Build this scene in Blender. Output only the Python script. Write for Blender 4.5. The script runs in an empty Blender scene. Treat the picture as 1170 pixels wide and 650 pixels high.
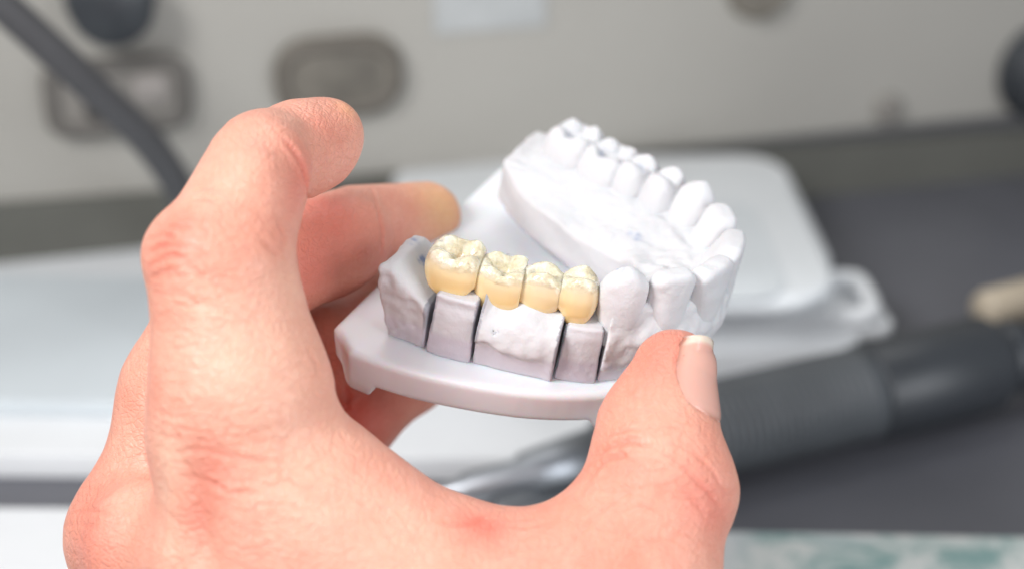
import bpy, math
import numpy as np
from mathutils import Vector, Matrix

# ------------------------------------------------------------------ set-up
S = 0.01                                   # everything is laid out in centimetres
sc = bpy.context.scene
col = sc.collection
rng = np.random.RandomState(7)
CAM_H, PITCH, FPX = 22.0, math.radians(25), 1950.0
CP, SP = math.cos(PITCH), math.sin(PITCH)
A_RIGHT = np.array([1., 0, 0]); A_DOWN = np.array([0, -SP, -CP]); A_FWD = np.array([0, CP, -SP])
EYE = np.array([0, 0, CAM_H])
def c2w(P):                                # camera-axis centimetres (right, down, forward) to world cm
    P = np.asarray(P, float)
    return EYE + P[..., 0:1]*A_RIGHT + P[..., 1:2]*A_DOWN + P[..., 2:3]*A_FWD
def q(x, y, d): return np.array([(x-585)/FPX*d, (y-325)/FPX*d, d])
def ray(x, y): return c2w(q(x, y, 1.0)) - EYE
def on_desk(x, y, z=0.0):
    r = ray(x, y); return EYE + r*((z-EYE[2])/r[2])
# pose of the dental model (model axes to camera axes)
MR = np.array([[0.8952075, 0.4190794, 0.1515783], [0.3487385, -0.4470043, -0.8237528], [-0.2774617, 0.7902908, -0.5463107]])
MT = np.array([1.119, -.623, 29.004]); MP0 = np.array([2.5, 0, 1])
def m2w(P): return c2w((np.asarray(P, float)-MP0) @ MR.T + MT)
def tag(o, label=None, cat=None, group=None, kind=None):
    if label: o['label'] = label
    if cat: o['category'] = cat
    if group: o['group'] = group
    if kind: o['kind'] = kind
    return o
def empty(name, loc):
    o = bpy.data.objects.new(name, None); col.objects.link(o); o.location = Vector(np.asarray(loc)*S); o.empty_display_size = .01
    return o
def mesh_obj(name, V, Fc, mat, parent=None, colors=None, smooth=True, origin=None):
    """V in world cm"""
    V = np.asarray(V, float)
    if parent is not None: org = np.array(parent['_o'])
    else: org = V.mean(0) if origin is None else np.asarray(origin, float)
    me = bpy.data.meshes.new(name)
    me.from_pydata(((V-org)*S).tolist(), [], Fc if isinstance(Fc, list) else Fc.tolist())
    if smooth: me.polygons.foreach_set('use_smooth', np.ones(len(me.polygons), bool))
    if colors is not None:
        at = me.attributes.new('tint', 'FLOAT_COLOR', 'POINT')
        C4 = np.ones((len(V), 4), np.float32); C4[:, :colors.shape[1]] = colors
        at.data.foreach_set('color', C4.ravel())
    me.materials.append(mat); me.update()
    o = bpy.data.objects.new(name, me); col.objects.link(o)
    if parent is not None: o.parent = parent
    else: o.location = Vector(org*S)
    o['_o'] = org.tolist()
    return o
def root(name, loc_cm):
    o = empty(name, loc_cm); o['_o'] = list(map(float, loc_cm)); return o

# ------------------------------------------------------------------ distance-field tools
def smin(a, b, k):
    h = np.clip(.5+.5*(b-a)/k, 0, 1); return b*(1-h)+a*h-k*h*(1-h)
def smax(a, b, k): return -smin(-a, -b, k)
def cone(P, a, b, ra, rb):
    a = np.asarray(a, float); b = np.asarray(b, float); ab = b-a
    t = np.clip(((P-a)@ab)/(ab@ab), 0, 1)[:, None]
    return np.linalg.norm(P-(a+t*ab), axis=1)-(ra+(rb-ra)*t[:, 0])
def ell(P, c, r, M=None):
    Q = P-np.asarray(c, float)
    if M is not None: Q = Q@M
    r = np.asarray(r, float); k0 = np.linalg.norm(Q/r, axis=1); k1 = np.linalg.norm(Q/(r*r), axis=1)
    return k0*(k0-1)/np.maximum(k1, 1e-6)
def chain(P, pts, k=.25):
    d = None
    for (a, ra), (b, rb) in zip(pts[:-1], pts[1:]):
        e = cone(P, a, b, ra, rb); d = e if d is None else smin(d, e, k)
    return d
def poly_sd(X, Y, pts):
    d = np.full(X.shape, 1e9); s = np.ones(X.shape); n = len(pts)
    for i in range(n):
        ax, ay = pts[i]; bx, by = pts[i-1]; ex, ey = bx-ax, by-ay; wx, wy = X-ax, Y-ay
        t = np.clip((wx*ex+wy*ey)/(ex*ex+ey*ey), 0, 1)
        d = np.minimum(d, (wx-ex*t)**2+(wy-ey*t)**2)
        c1 = Y >= ay; c2 = Y < by; c3 = ex*wy > ey*wx
        s = np.where((c1 & c2 & c3) | (~c1 & ~c2 & ~c3), -s, s)
    return s*np.sqrt(d)
def smooth_poly(pts, n=3):
    P = np.array(pts, float)
    for _ in range(n):
        N = np.roll(P, -1, 0); P = np.stack([.75*P+.25*N, .25*P+.75*N], 1).reshape(-1, 2)
    return P
def vnoise(P, sc_, seed=0):
    """cheap smooth value noise, P Nx3 cm"""
    Q = P*sc_+seed*17.3; I = np.floor(Q).astype(np.int64); Fr = Q-I; U = Fr*Fr*(3-2*Fr); out = 0
    for dx in (0, 1):
        for dy in (0, 1):
            for dz in (0, 1):
                h = ((I[:, 0]+dx)*374761393 + (I[:, 1]+dy)*668265263 + (I[:, 2]+dz)*2147483647 + seed*974711) & 0xffffffff
                h = ((h ^ (h >> 13))*1274126177) & 0xffffffff; h = (h ^ (h >> 16)) & 0xffff
                w = (U[:, 0] if dx else 1-U[:, 0])*(U[:, 1] if dy else 1-U[:, 1])*(U[:, 2] if dz else 1-U[:, 2])
                out = out+w*(h/65535.)
    return out-.5
def fev(f, P, ch=400000):
    return np.concatenate([f(P[i:i+ch]) for i in range(0, len(P), ch)]) if len(P) else np.zeros(0)
def grad(f, P, e=.01):
    g = np.empty_like(P)
    for i in range(3):
        d = np.zeros(3); d[i] = e; g[:, i] = (fev(f, P+d)-fev(f, P-d))/(2*e)
    return g
def nets(f, lo, hi, h, K=4, margin=1.3, proj=2):
    lo = np.asarray(lo, float); hi = np.asarray(hi, float)
    nb = np.ceil((hi-lo)/(h*K)).astype(int); n = nb*K+1
    cg = np.stack(np.meshgrid(*[lo[i]+np.arange(nb[i]+1)*h*K for i in range(3)], indexing='ij'), -1).reshape(-1, 3)
    cf = fev(f, cg).reshape(nb+1)
    near = np.full(nb, 1e9); pos = np.zeros(nb, bool); neg = np.zeros(nb, bool)
    for dx in (0, 1):
        for dy in (0, 1):
            for dz in (0, 1):
                s_ = cf[dx:nb[0]+dx, dy:nb[1]+dy, dz:nb[2]+dz]
                near = np.minimum(near, np.abs(s_)); pos |= s_ > 0; neg |= s_ <= 0
    blk = (near < h*K*margin) | (pos & neg)
    fill = cf[:-1, :-1, :-1]
    G = np.repeat(np.repeat(np.repeat(fill, K, 0), K, 1), K, 2); G = np.pad(G, ((0, 1),)*3, mode='edge').astype(np.float32)
    mk = np.zeros(n, bool)
    B = np.repeat(np.repeat(np.repeat(blk, K, 0), K, 1), K, 2)
    for dx in (0, 1):
        for dy in (0, 1):
            for dz in (0, 1): mk[dx:n[0]-1+dx, dy:n[1]-1+dy, dz:n[2]-1+dz] |= B
    idx = np.argwhere(mk)
    G[mk] = fev(f, lo+idx*h)
    sg = G <= 0
    cs = np.zeros(n-1, np.int8)
    for dx in (0, 1):
        for dy in (0, 1):
            for dz in (0, 1): cs += sg[dx:n[0]-1+dx, dy:n[1]-1+dy, dz:n[2]-1+dz]
    act = (cs > 0) & (cs < 8); cells = np.argwhere(act)
    cid = np.full(n-1, -1, np.int64); cid[act] = np.arange(len(cells))
    acc = np.zeros((len(cells), 3)); cnt = np.zeros(len(cells))
    cr = [(a, b, c) for a in (0, 1) for b in (0, 1) for c in (0, 1)]
    for A_ in cr:
        for ax in range(3):
            if A_[ax]: continue
            B_ = list(A_); B_[ax] = 1
            ga = G[cells[:, 0]+A_[0], cells[:, 1]+A_[1], cells[:, 2]+A_[2]].astype(float); gb = G[cells[:, 0]+B_[0], cells[:, 1]+B_[1], cells[:, 2]+B_[2]].astype(float)
            m = (ga <= 0) != (gb <= 0); t = np.where(m, ga/np.where(m, ga-gb, 1), 0)
            p = np.tile(np.array(A_, float), (len(cells), 1)); p[:, ax] = t
            acc[m] += p[m]; cnt[m] += 1
    V = lo+(cells+acc/cnt[:, None])*h
    quads = []
    for ax in range(3):
        a1, a2 = (ax+1) % 3, (ax+2) % 3
        s0 = [slice(None)]*3; s1 = [slice(None)]*3; s0[ax] = slice(0, -1); s1[ax] = slice(1, None)
        e0 = sg[tuple(s0)]; e1 = sg[tuple(s1)]
        E_ = np.argwhere(e0 != e1)
        E_ = E_[(E_[:, a1] > 0) & (E_[:, a2] > 0) & (E_[:, a1] < n[a1]-1) & (E_[:, a2] < n[a2]-1)]
        ins = e0[E_[:, 0], E_[:, 1], E_[:, 2]]
        def c(o1, o2):
            Q = E_.copy(); Q[:, a1] += o1; Q[:, a2] += o2; return cid[Q[:, 0], Q[:, 1], Q[:, 2]]
        Qd = np.stack([c(-1, -1), c(0, -1), c(0, 0), c(-1, 0)], 1)
        Qd[~ins] = Qd[~ins][:, ::-1]; quads.append(Qd)
    Fq = np.concatenate(quads); Fq = Fq[(Fq >= 0).all(1)]
    for _ in range(proj):
        g = grad(f, V, h*.3); v = fev(f, V); st = (v/np.maximum((g**2).sum(1), .05))[:, None]*g
        ln = np.linalg.norm(st, axis=1, keepdims=True); st *= np.minimum(1, .5*h/np.maximum(ln, 1e-9)); V = V-st
    return V, Fq

# ------------------------------------------------------------------ materials
class MB:
    def __init__(s, name):
        s.m = bpy.data.materials.new(name); s.m.use_nodes = True; s.t = s.m.node_tree; s.b = s.t.nodes['Principled BSDF']
    def n(s, typ, **kw):
        nd = s.t.nodes.new(typ)
        for k, v in kw.items():
            if k.startswith('_'): setattr(nd, k[1:], v)
            else: nd.inputs[k.replace('__', ' ')].default_value = v
        return nd
    def l(s, a, b): s.t.links.new(a, b)
    def set(s, **kw):
        for k, v in kw.items(): s.b.inputs[k.replace('__', ' ')].default_value = v
        return s
    def coord(s): return s.n('ShaderNodeTexCoord').outputs['Object']
    def noise(s, co, scale, detail=4, rough=.55, dist=0):
        nd = s.n('ShaderNodeTexNoise', Scale=scale, Detail=detail, Roughness=rough, Distortion=dist); s.l(co, nd.inputs['Vector']); return nd.outputs['Fac']
    def ramp(s, f, *st):
        r = s.n('ShaderNodeValToRGB'); el = r.color_ramp.elements
        while len(el) < len(st): el.new(.5)
        for e, (p, c) in zip(el, st): e.position = p; e.color = tuple(c)+(1,) if len(c) == 3 else c
        s.l(f, r.inputs[0]); return r.outputs[0]
    def math(s, op, a, b=None):
        m = s.n('ShaderNodeMath', _operation=op)
        for i, v in enumerate((a, b)):
            if v is None: continue
            if isinstance(v, (int, float)): m.inputs[i].default_value = v
            else: s.l(v, m.inputs[i])
        return m.outputs[0]
    def mix(s, fac, a, b, mode='MIX'):
        m = s.n('ShaderNodeMix', _data_type='RGBA', _blend_type=mode)
        for i, v in ((0, fac), (6, a), (7, b)):
            if isinstance(v, (int, float)): m.inputs[i].default_value = v
            elif isinstance(v, tuple): m.inputs[i].default_value = v+(1,) if len(v) == 3 else v
            else: s.l(v, m.inputs[i])
        return m.outputs[2]
    def bump(s, h, strength=.3, dist=.001, normal=None):
        b = s.n('ShaderNodeBump', Strength=strength, Distance=dist); s.l(h, b.inputs['Height'])
        if normal is not None: s.l(normal, b.inputs['Normal'])
        s.l(b.outputs[0], s.b.inputs['Normal']); return b.outputs[0]
def simple(name, c, rough=.5, metal=0, spec=.5, var=.06, nscale=60, bump=.0):
    M = MB(name); co = M.coord(); f = M.noise(co, nscale)
    lo = tuple(max(0, x*(1-var)) for x in c); hi = tuple(min(1, x*(1+var)) for x in c)
    M.l(M.ramp(f, (.3, lo), (.7, hi)), M.b.inputs['Base Color']); M.set(Roughness=rough, Metallic=metal, Specular__IOR__Level=spec)
    if bump: M.bump(M.noise(co, nscale*6), bump, .0005)
    return M

def mat_skin():
    M = MB('skin'); co = M.coord(); at = M.n('ShaderNodeAttribute', _attribute_name='tint'); sp = M.n('ShaderNodeSeparateColor'); M.l(at.outputs['Color'], sp.inputs[0])
    red, yel, pale = sp.outputs[0], sp.outputs[1], sp.outputs[2]
    n1 = M.noise(co, 60, 5, .6); n2 = M.noise(co, 260, 4, .6)
    base = M.ramp(n1, (.3, (.73, .315, .225)), (.7, (.835, .44, .33)))
    mot = M.ramp(n2, (.42, (0, 0, 0)), (.75, (1, 1, 1)))
    base = M.mix(M.math('MULTIPLY', mot, .38), base, (.72, .25, .18))
    r = M.math('MULTIPLY', red, M.math('ADD', M.math('MULTIPLY', n1, .9), .5))
    base = M.mix(M.math('MINIMUM', r, 1.0), base, (.70, .155, .11))
    base = M.mix(yel, base, (.80, .52, .22)); base = M.mix(M.math('MULTIPLY', pale, .7), base, (.87, .58, .43))
    # fine creased skin: stretched cells in two directions
    def cells(scale, rot, st):
        mp = M.n('ShaderNodeMapping'); mp.inputs['Rotation'].default_value = rot; mp.inputs['Scale'].default_value = st; M.l(co, mp.inputs[0])
        dn = M.n('ShaderNodeTexNoise', Scale=200, Detail=2); M.l(mp.outputs[0], dn.inputs['Vector'])
        ad = M.n('ShaderNodeVectorMath', _operation='MULTIPLY_ADD'); M.l(dn.outputs['Color'], ad.inputs[0]); ad.inputs[1].default_value = (.0016,)*3; M.l(mp.outputs[0], ad.inputs[2])
        v = M.n('ShaderNodeTexVoronoi', _feature='DISTANCE_TO_EDGE', Scale=scale); M.l(ad.outputs[0], v.inputs['Vector'])
        return M.ramp(v.outputs['Distance'], (0, (0, 0, 0)), (.16, (1, 1, 1)))
    c1 = cells(700, (.3, .6, .2), (1, .45, 1)); c2 = cells(1150, (.9, -.5, .8), (.5, 1, 1))
    hgt = M.math('ADD', M.math('MULTIPLY', c1, .42), M.math('MULTIPLY', c2, .42))
    hgt = M.math('ADD', hgt, M.math('MULTIPLY', M.noise(co, 500, 5), .8))
    mp3 = M.n('ShaderNodeMapping'); mp3.inputs['Scale'].default_value = (.38, .5, 1); mp3.inputs['Rotation'].default_value = (.1, .25, 0); M.l(co, mp3.inputs[0])
    n3 = M.noise(mp3.outputs[0], 420, 2, .5, .4); rid = M.math('MAXIMUM', M.math('SUBTRACT', 1.0, M.math('MULTIPLY', M.math('ABSOLUTE', M.math('SUBTRACT', n3, .5)), 16.0)), 0.0)
    c3i = M.math('MULTIPLY', rid, M.math('MINIMUM', M.math('ADD', at.outputs['Alpha'], .18), 1.0))
    hgt = M.math('SUBTRACT', hgt, M.math('MULTIPLY', c3i, .8))
    base = M.mix(M.math('MULTIPLY', c3i, .28), base, (.66, .22, .15))
    base = M.mix(M.math('MULTIPLY', M.math('SUBTRACT', 1.0, c1), .13), base, (.62, .22, .15))
    M.l(base, M.b.inputs['Base Color'])
    M.bump(hgt, .75, .0002)
    M.set(Roughness=.46, Specular__IOR__Level=.42, Subsurface__Weight=.30, Subsurface__Scale=.0028, Coat__Weight=.12, Coat__Roughness=.35)
    M.b.inputs['Subsurface Radius'].default_value = (1, .35, .2)
    return M.m
def mat_plaster():
    M = MB('white_dental_plaster'); co = M.coord()
    n1 = M.noise(co, 90, 5); n2 = M.noise(co, 900, 6, .65)
    at = M.n('ShaderNodeAttribute', _attribute_name='tint'); sp = M.n('ShaderNodeSeparateColor'); M.l(at.outputs['Color'], sp.inputs[0])
    base = M.ramp(n1, (.3, (.61, .61, .63)), (.7, (.69, .688, .705)))
    base = M.mix(M.math('MULTIPLY', M.ramp(n2, (.62, (0, 0, 0)), (.8, (1, 1, 1))), .25), base, (.62, .60, .64))
    base = M.mix(sp.outputs[2], base, (.30, .31, .35)); base = M.mix(sp.outputs[1], base, (.56, .53, .59))                         # grey of sawn faces; shade painted on the low trimmed sides
    # speckles of blue articulation ink
    v = M.noise(co, 750, 3, .6); ink = M.math('MULTIPLY', sp.outputs[0], M.ramp(v, (.38, (0, 0, 0)), (.52, (1, 1, 1))))
    base = M.mix(ink, base, (.10, .17, .36)); soft = M.math('MULTIPLY', sp.outputs[0], .25)
    base = M.mix(soft, base, (.35, .48, .74))
    M.l(base, M.b.inputs['Base Color']); M.set(Roughness=.62, Specular__IOR__Level=.35)
    M.set(Subsurface__Weight=.12, Subsurface__Scale=.002)
    h = M.math('ADD', M.math('MULTIPLY', n2, .6), M.noise(co, 260, 4))
    M.bump(h, .6, .0004); return M.m
def mat_porcelain():
    M = MB('layered_porcelain'); co = M.coord()
    at = M.n('ShaderNodeAttribute', _attribute_name='tint'); sp = M.n('ShaderNodeSeparateColor'); M.l(at.outputs['Color'], sp.inputs[0])
    g, occ, amb = sp.outputs[0], sp.outputs[1], sp.outputs[2]   # height gradient, biting face, amber connector
    base = M.ramp(g, (0, (.77, .51, .19)), (.45, (.80, .61, .31)), (.75, (.80, .68, .43)), (1, (.76, .70, .52)))
    base = M.mix(amb, base, (.66, .30, .04))
    n = M.noise(co, 420, 5, .7); base = M.mix(M.math('MULTIPLY', occ, .75), base, M.ramp(n, (.40, (.58, .50, .33)), (.50, (.72, .66, .48)), (.62, (.82, .79, .68))))
    sp1 = M.noise(co, 1100, 3, .6, .5)
    sk = M.math('MULTIPLY', M.math('MULTIPLY', occ, M.ramp(M.noise(co, 160, 2), (.45, (0, 0, 0)), (.6, (1, 1, 1)))), M.ramp(sp1, (.63, (0, 0, 0)), (.68, (1, 1, 1)))); base = M.mix(M.math('MULTIPLY', sk, .7), base, (.22, .22, .25))
    M.l(base, M.b.inputs['Base Color'])
    M.set(Roughness=.18, Specular__IOR__Level=.6, Subsurface__Weight=.4, Subsurface__Scale=.0018, Coat__Weight=1.0, Coat__Roughness=.03)
    M.b.inputs['Subsurface Radius'].default_value = (1, .7, .35)
    h = M.math('MULTIPLY', M.noise(co, 520, 5, .7), M.math('ADD', M.math('MULTIPLY', occ, 1.0), .06))
    M.bump(h, .9, .0006); return M.m
def mat_resin():
    M = MB('white_base_plastic'); co = M.coord(); n = M.noise(co, 40)
    M.l(M.ramp(n, (.3, (.83, .85, .89)), (.7, (.86, .88, .92))), M.b.inputs['Base Color'])
    M.set(Roughness=.32, Subsurface__Weight=.35, Subsurface__Scale=.004, Coat__Weight=.15, Coat__Roughness=.2)
    M.bump(M.noise(co, 150, 3), .12, .0004); return M.m
def mat_nail():
    M = MB('fingernail'); at = M.n('ShaderNodeAttribute', _attribute_name='tint'); sp = M.n('ShaderNodeSeparateColor'); M.l(at.outputs['Color'], sp.inputs[0])
    base = M.mix(sp.outputs[0], (.82, .43, .35), (.86, .70, .58)); base = M.mix(sp.outputs[1], base, (.55, .22, .16)); M.l(base, M.b.inputs['Base Color'])
    M.set(Roughness=.25, Coat__Weight=.8, Coat__Roughness=.12, Subsurface__Weight=.3, Subsurface__Scale=.002)
    return M.m
SKIN, PLASTER, PORC, RESIN, NAIL = mat_skin(), mat_plaster(), mat_porcelain(), mat_resin(), mat_nail()

# ------------------------------------------------------------------ the hand (camera-axis cm)
IDX = [(q(290, 640, 25.3), 1.42), (q(276, 450, 24.9), 1.24), (q(252, 300, 24.7), 1.06), (q(300, 192, 25.5), .84), (q(354, 168, 27.0), .745)]
MID = [(q(172, 610, 27.4), 1.10), (q(215, 450, 27.5), 1.02), (q(265, 330, 27.6), .98)]
MID2 = [(q(280, 318, 27.8), .95), (q(392, 272, 29.2), .84)]
MID3 = [(q(405, 262, 29.6), .76), (q(487, 247, 31.0), .63)]
RNG = [(q(180, 620, 29.2), 1.0), (q(280, 440, 29.3), .92), (q(370, 405, 29.6), .86), (q(440, 362, 31.0), .76), (q(500, 350, 32.6), .6)]
LIT = [(q(230, 660, 30.6), .95), (q(330, 545, 30.2), .85), (q(400, 478, 30.4), .78), (q(470, 425, 31.3), .68), (q(520, 400, 32.6), .55)]
THM = [(q(770, 424, 26.3), .655), (q(752, 489, 26.0), .83), (q(752, 556, 25.6), 1.05), (q(715, 660, 25.2), 1.32), (q(620, 790, 25.0), 1.7), (q(480, 960, 25.6), 2.0)]
WEB = [(q(268, 500, 25.1), 1.25), (q(350, 600, 25.2), 1.45), (q(450, 680, 25.2), 1.5), (q(545, 708, 25.2), 1.45), (q(650, 690, 25.2), 1.3)]
WRIST = [(q(300, 760, 27.5), 2.0), (q(390, 960, 27.0), 2.5), (q(430, 1250, 25.0), 2.6), (q(430, 1560, 22.5), 2.9)]
PALM = [[(q(290, 640, 25.6), 1.4), (q(340, 860, 26), 2.0)], [(q(172, 612, 27.4), 1.05), (q(330, 900, 27), 2.0)],
        [(q(180, 620, 29.2), 1.0), (q(340, 900, 28.2), 1.8)], [(q(230, 660, 30.6), .95), (q(370, 900, 29), 1.6)]]
def hand_core(P):
    palm = chain(P, WRIST, .8)
    for c in PALM: palm = smin(palm, chain(P, c, .5), .5)
    thumb = chain(P, THM, .45)
    thumb = smin(thumb, ell(P, q(803, 562, 25.7), (.42, .62, .6)), .35)            # outer knuckle bump
    web = chain(P, WEB, .8)
    idx = chain(P, IDX[:3], .45)
    idx = smin(idx, cone(P, IDX[2][0], IDX[3][0]-np.array([.06, 0, 0]), 1.0, .80), .18)
    idx = smin(idx, ell(P, q(287, 228, 24.9), (.60, .84, .70)), .15)                 # middle pad
    idx = smin(idx, ell(P, q(203, 288, 24.9), (.42, .5, .7)), .3)                    # knuckle
    tipc = smin(cone(P, q(306, 184, 26.2), q(356, 168, 27.3), .79, .735), cone(P, q(345, 160, 26.9), q(377, 152, 27.3), .6, .53), .25)
    idx = smin(idx, tipc, .045+.40*np.clip((-2.0-P[:, 1])/.45, 0, 1))
    mid = chain(P, MID, .4); mid = smin(mid, ell(P, q(148, 604, 27.4), (.8, 1.0, 1.0)), .5)
    m2 = chain(P, MID2, .2); m2 = smin(m2, ell(P, q(372, 285, 28.9), (.88, .80, .8)), .2); m2 = smin(m2, chain(P, MID3, .2), .10)
    mid = smin(mid, m2, .12)
    ring = chain(P, RNG, .3); lit = chain(P, LIT, .3)
    idx = smin(idx, ell(P, q(168, 628, 26.1), (.92, 1.1, .85)), .7)
    d = smin(web, idx, .30); d = smin(d, thumb, .75)
    d = smin(d, palm, .6)
    d2 = smin(mid, smin(ring, lit, .10), .08)
    d2 = smin(d2, palm, .45)
    kk = .14+.6*np.clip((P[:, 1]-2.4)/1.4, 0, 1)*np.clip((-3.4-P[:, 0])/1.0, 0, 1)
    return smin(d, d2, kk)
# creases: surface polylines (drawn as picture rays that meet the skin, then kept as 3-D curves), depth and width in cm
CRE = [
 ([(160, 278), (172, 272), (186, 268), (200, 272)], .05, .05), ([(166, 292), (180, 284), (196, 280), (214, 284)], .045, .05),
 ([(168, 306), (184, 297), (200, 292), (216, 296)], .035, .05), ([(186, 262), (204, 258), (222, 262)], .03, .05),
 ([(196, 250), (214, 247), (232, 252)], .025, .04), ([(172, 318), (186, 312), (206, 308)], .025, .05), ([(204, 300), (222, 308), (238, 322)], .02, .06),
 ([(216, 220), (232, 214), (250, 216)], .02, .05), ([(212, 232), (230, 226), (250, 230)], .02, .05), ([(192, 330), (212, 338), (228, 352)], .018, .06),
 ([(321, 292), (312, 286), (300, 276)], .03, .07), ([(322, 283), (326, 270), (318, 255)], .02, .06),
 ([(322, 158), (336, 172), (346, 190), (351, 212), (351, 232)], .05, .07),
 
 ([(200, 520), (222, 512), (248, 516), (280, 524), (310, 528)], .03, .06), ([(206, 545), (230, 548), (262, 560), (300, 566)], .03, .06), ([(212, 500), (240, 505), (262, 515)], .02, .05),
 ([(180, 470), (198, 476), (214, 476)], .02, .04), ([(180, 482), (198, 488), (216, 490)], .02, .04), ([(182, 496), (200, 500), (212, 502)], .02, .04), ([(184, 512), (200, 520)], .02, .04),
 ([(682, 520), (700, 508), (722, 503), (748, 508)], .05, .08), ([(676, 540), (694, 524), (718, 518)], .04, .07), ([(690, 498), (708, 492), (730, 490)], .025, .06),
 ([(752, 512), (778, 530), (800, 552), (822, 576)], .035, .05), ([(786, 506), (800, 520), (816, 540), (828, 562)], .025, .05), ([(760, 500), (784, 512), (808, 530)], .02, .05), ([(770, 545), (790, 568), (808, 590)], .02, .06),
 ([(72, 600), (95, 598), (118, 604)], .015, .05), ([(80, 560), (96, 556), (112, 560)], .015, .05), ([(84, 585), (108, 582), (130, 590)], .015, .05),
 ([(560, 590), (545, 596), (520, 598), (500, 594)], .03, .07), ([(580, 600), (600, 602), (630, 596)], .02, .06),
 ([(777, 388), (775, 410), (777, 430), (788, 455), (806, 474)], .035, .06), ([(640, 640), (660, 610), (690, 580), (720, 560)], .02, .06), ([(560, 640), (600, 625), (650, 620)], .015, .06), ([(400, 560), (430, 590), (450, 620)], .012, .06), ([(300, 420), (330, 430), (360, 450)], .012, .06), ([(190, 400), (215, 395), (240, 400)], .012, .05), ([(200, 350), (225, 345), (250, 352), (270, 365)], .014, .05), ([(735, 470), (760, 466), (785, 472)], .012, .05), ([(726, 490), (755, 484), (790, 492)], .014, .05),
 ([(194, 500), (196, 560), (192, 620), (190, 680)], -.04, .15), ([(226, 530), (230, 590), (236, 660)], .07, .2), ([(262, 540), (272, 600), (280, 670)], -.03, .2),
 ([(425, 216), (432, 240), (437, 265), (436, 290)], .045, .06), ([(395, 440), (398, 455), (394, 468)], .05, .07), ([(352, 398), (362, 416), (366, 432)], .03, .07),
]
def march(f, x, y, d0=22., d1=31.):
    dr = q(x, y, 1.0); t = d0
    for _ in range(60):
        v = f((dr*t)[None])[0]
        if v < .004: break
        t += v*.8
        if t > d1: return None
    return dr*t
CL = []
for pts, dp, w in CRE:
    W = []
    for (a, b) in zip(pts[:-1], pts[1:]):
        for k in range(3): W.append((a[0]+(b[0]-a[0])*k/3, a[1]+(b[1]-a[1])*k/3))
    W.append(pts[-1])
    H = [march(hand_core, *p) for p in W]; H = np.array([h for h in H if h is not None])
    if len(H) > 1: CL.append((H, dp, w))
def crease_amt(P):
    out = np.zeros(len(P)); mx = np.zeros(len(P))
    for H, dp, w in CL:
        c = H.mean(0); R_ = np.linalg.norm(H-c, axis=1).max()+.5
        m = np.linalg.norm(P-c, axis=1) < R_
        if not m.any(): continue
        Q = P[m]; d = np.full(len(Q), 1e9); tt = np.zeros(len(Q)); n = len(H)-1
        for i in range(n):
            a, b = H[i], H[i+1]; ab = b-a; t = np.clip((Q-a)@ab/max(ab@ab, 1e-9), 0, 1)
            e = np.linalg.norm(Q-(a+t[:, None]*ab), axis=1); u = e < d; d = np.where(u, e, d); tt = np.where(u, (i+t)/n, tt)
        fade = np.clip(np.minimum(tt, 1-tt)*5+.15, 0, 1)
        w = w*.7 if w < .1 else w
        am = np.exp(-(d/w)**2)*fade; ridge = np.exp(-((d-2.0*w)/(1.0*w))**2)*fade*(dp > 0)
        out[m] += dp*(am-.30*ridge); mx[m] = np.maximum(mx[m], am*min(1, max(0, dp)/.05)*(w < .1))
    return out, mx
def hand_f(P):
    d = hand_core(P); m = np.abs(d) < .4
    if m.any():
        a, _ = crease_amt(P[m]); d[m] += a + .02*vnoise(P[m], 1.6, 3) + .008*vnoise(P[m], 5, 4)
    # extensor tendon ridge and hollow beside it on the back of the hand
    return d
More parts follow.
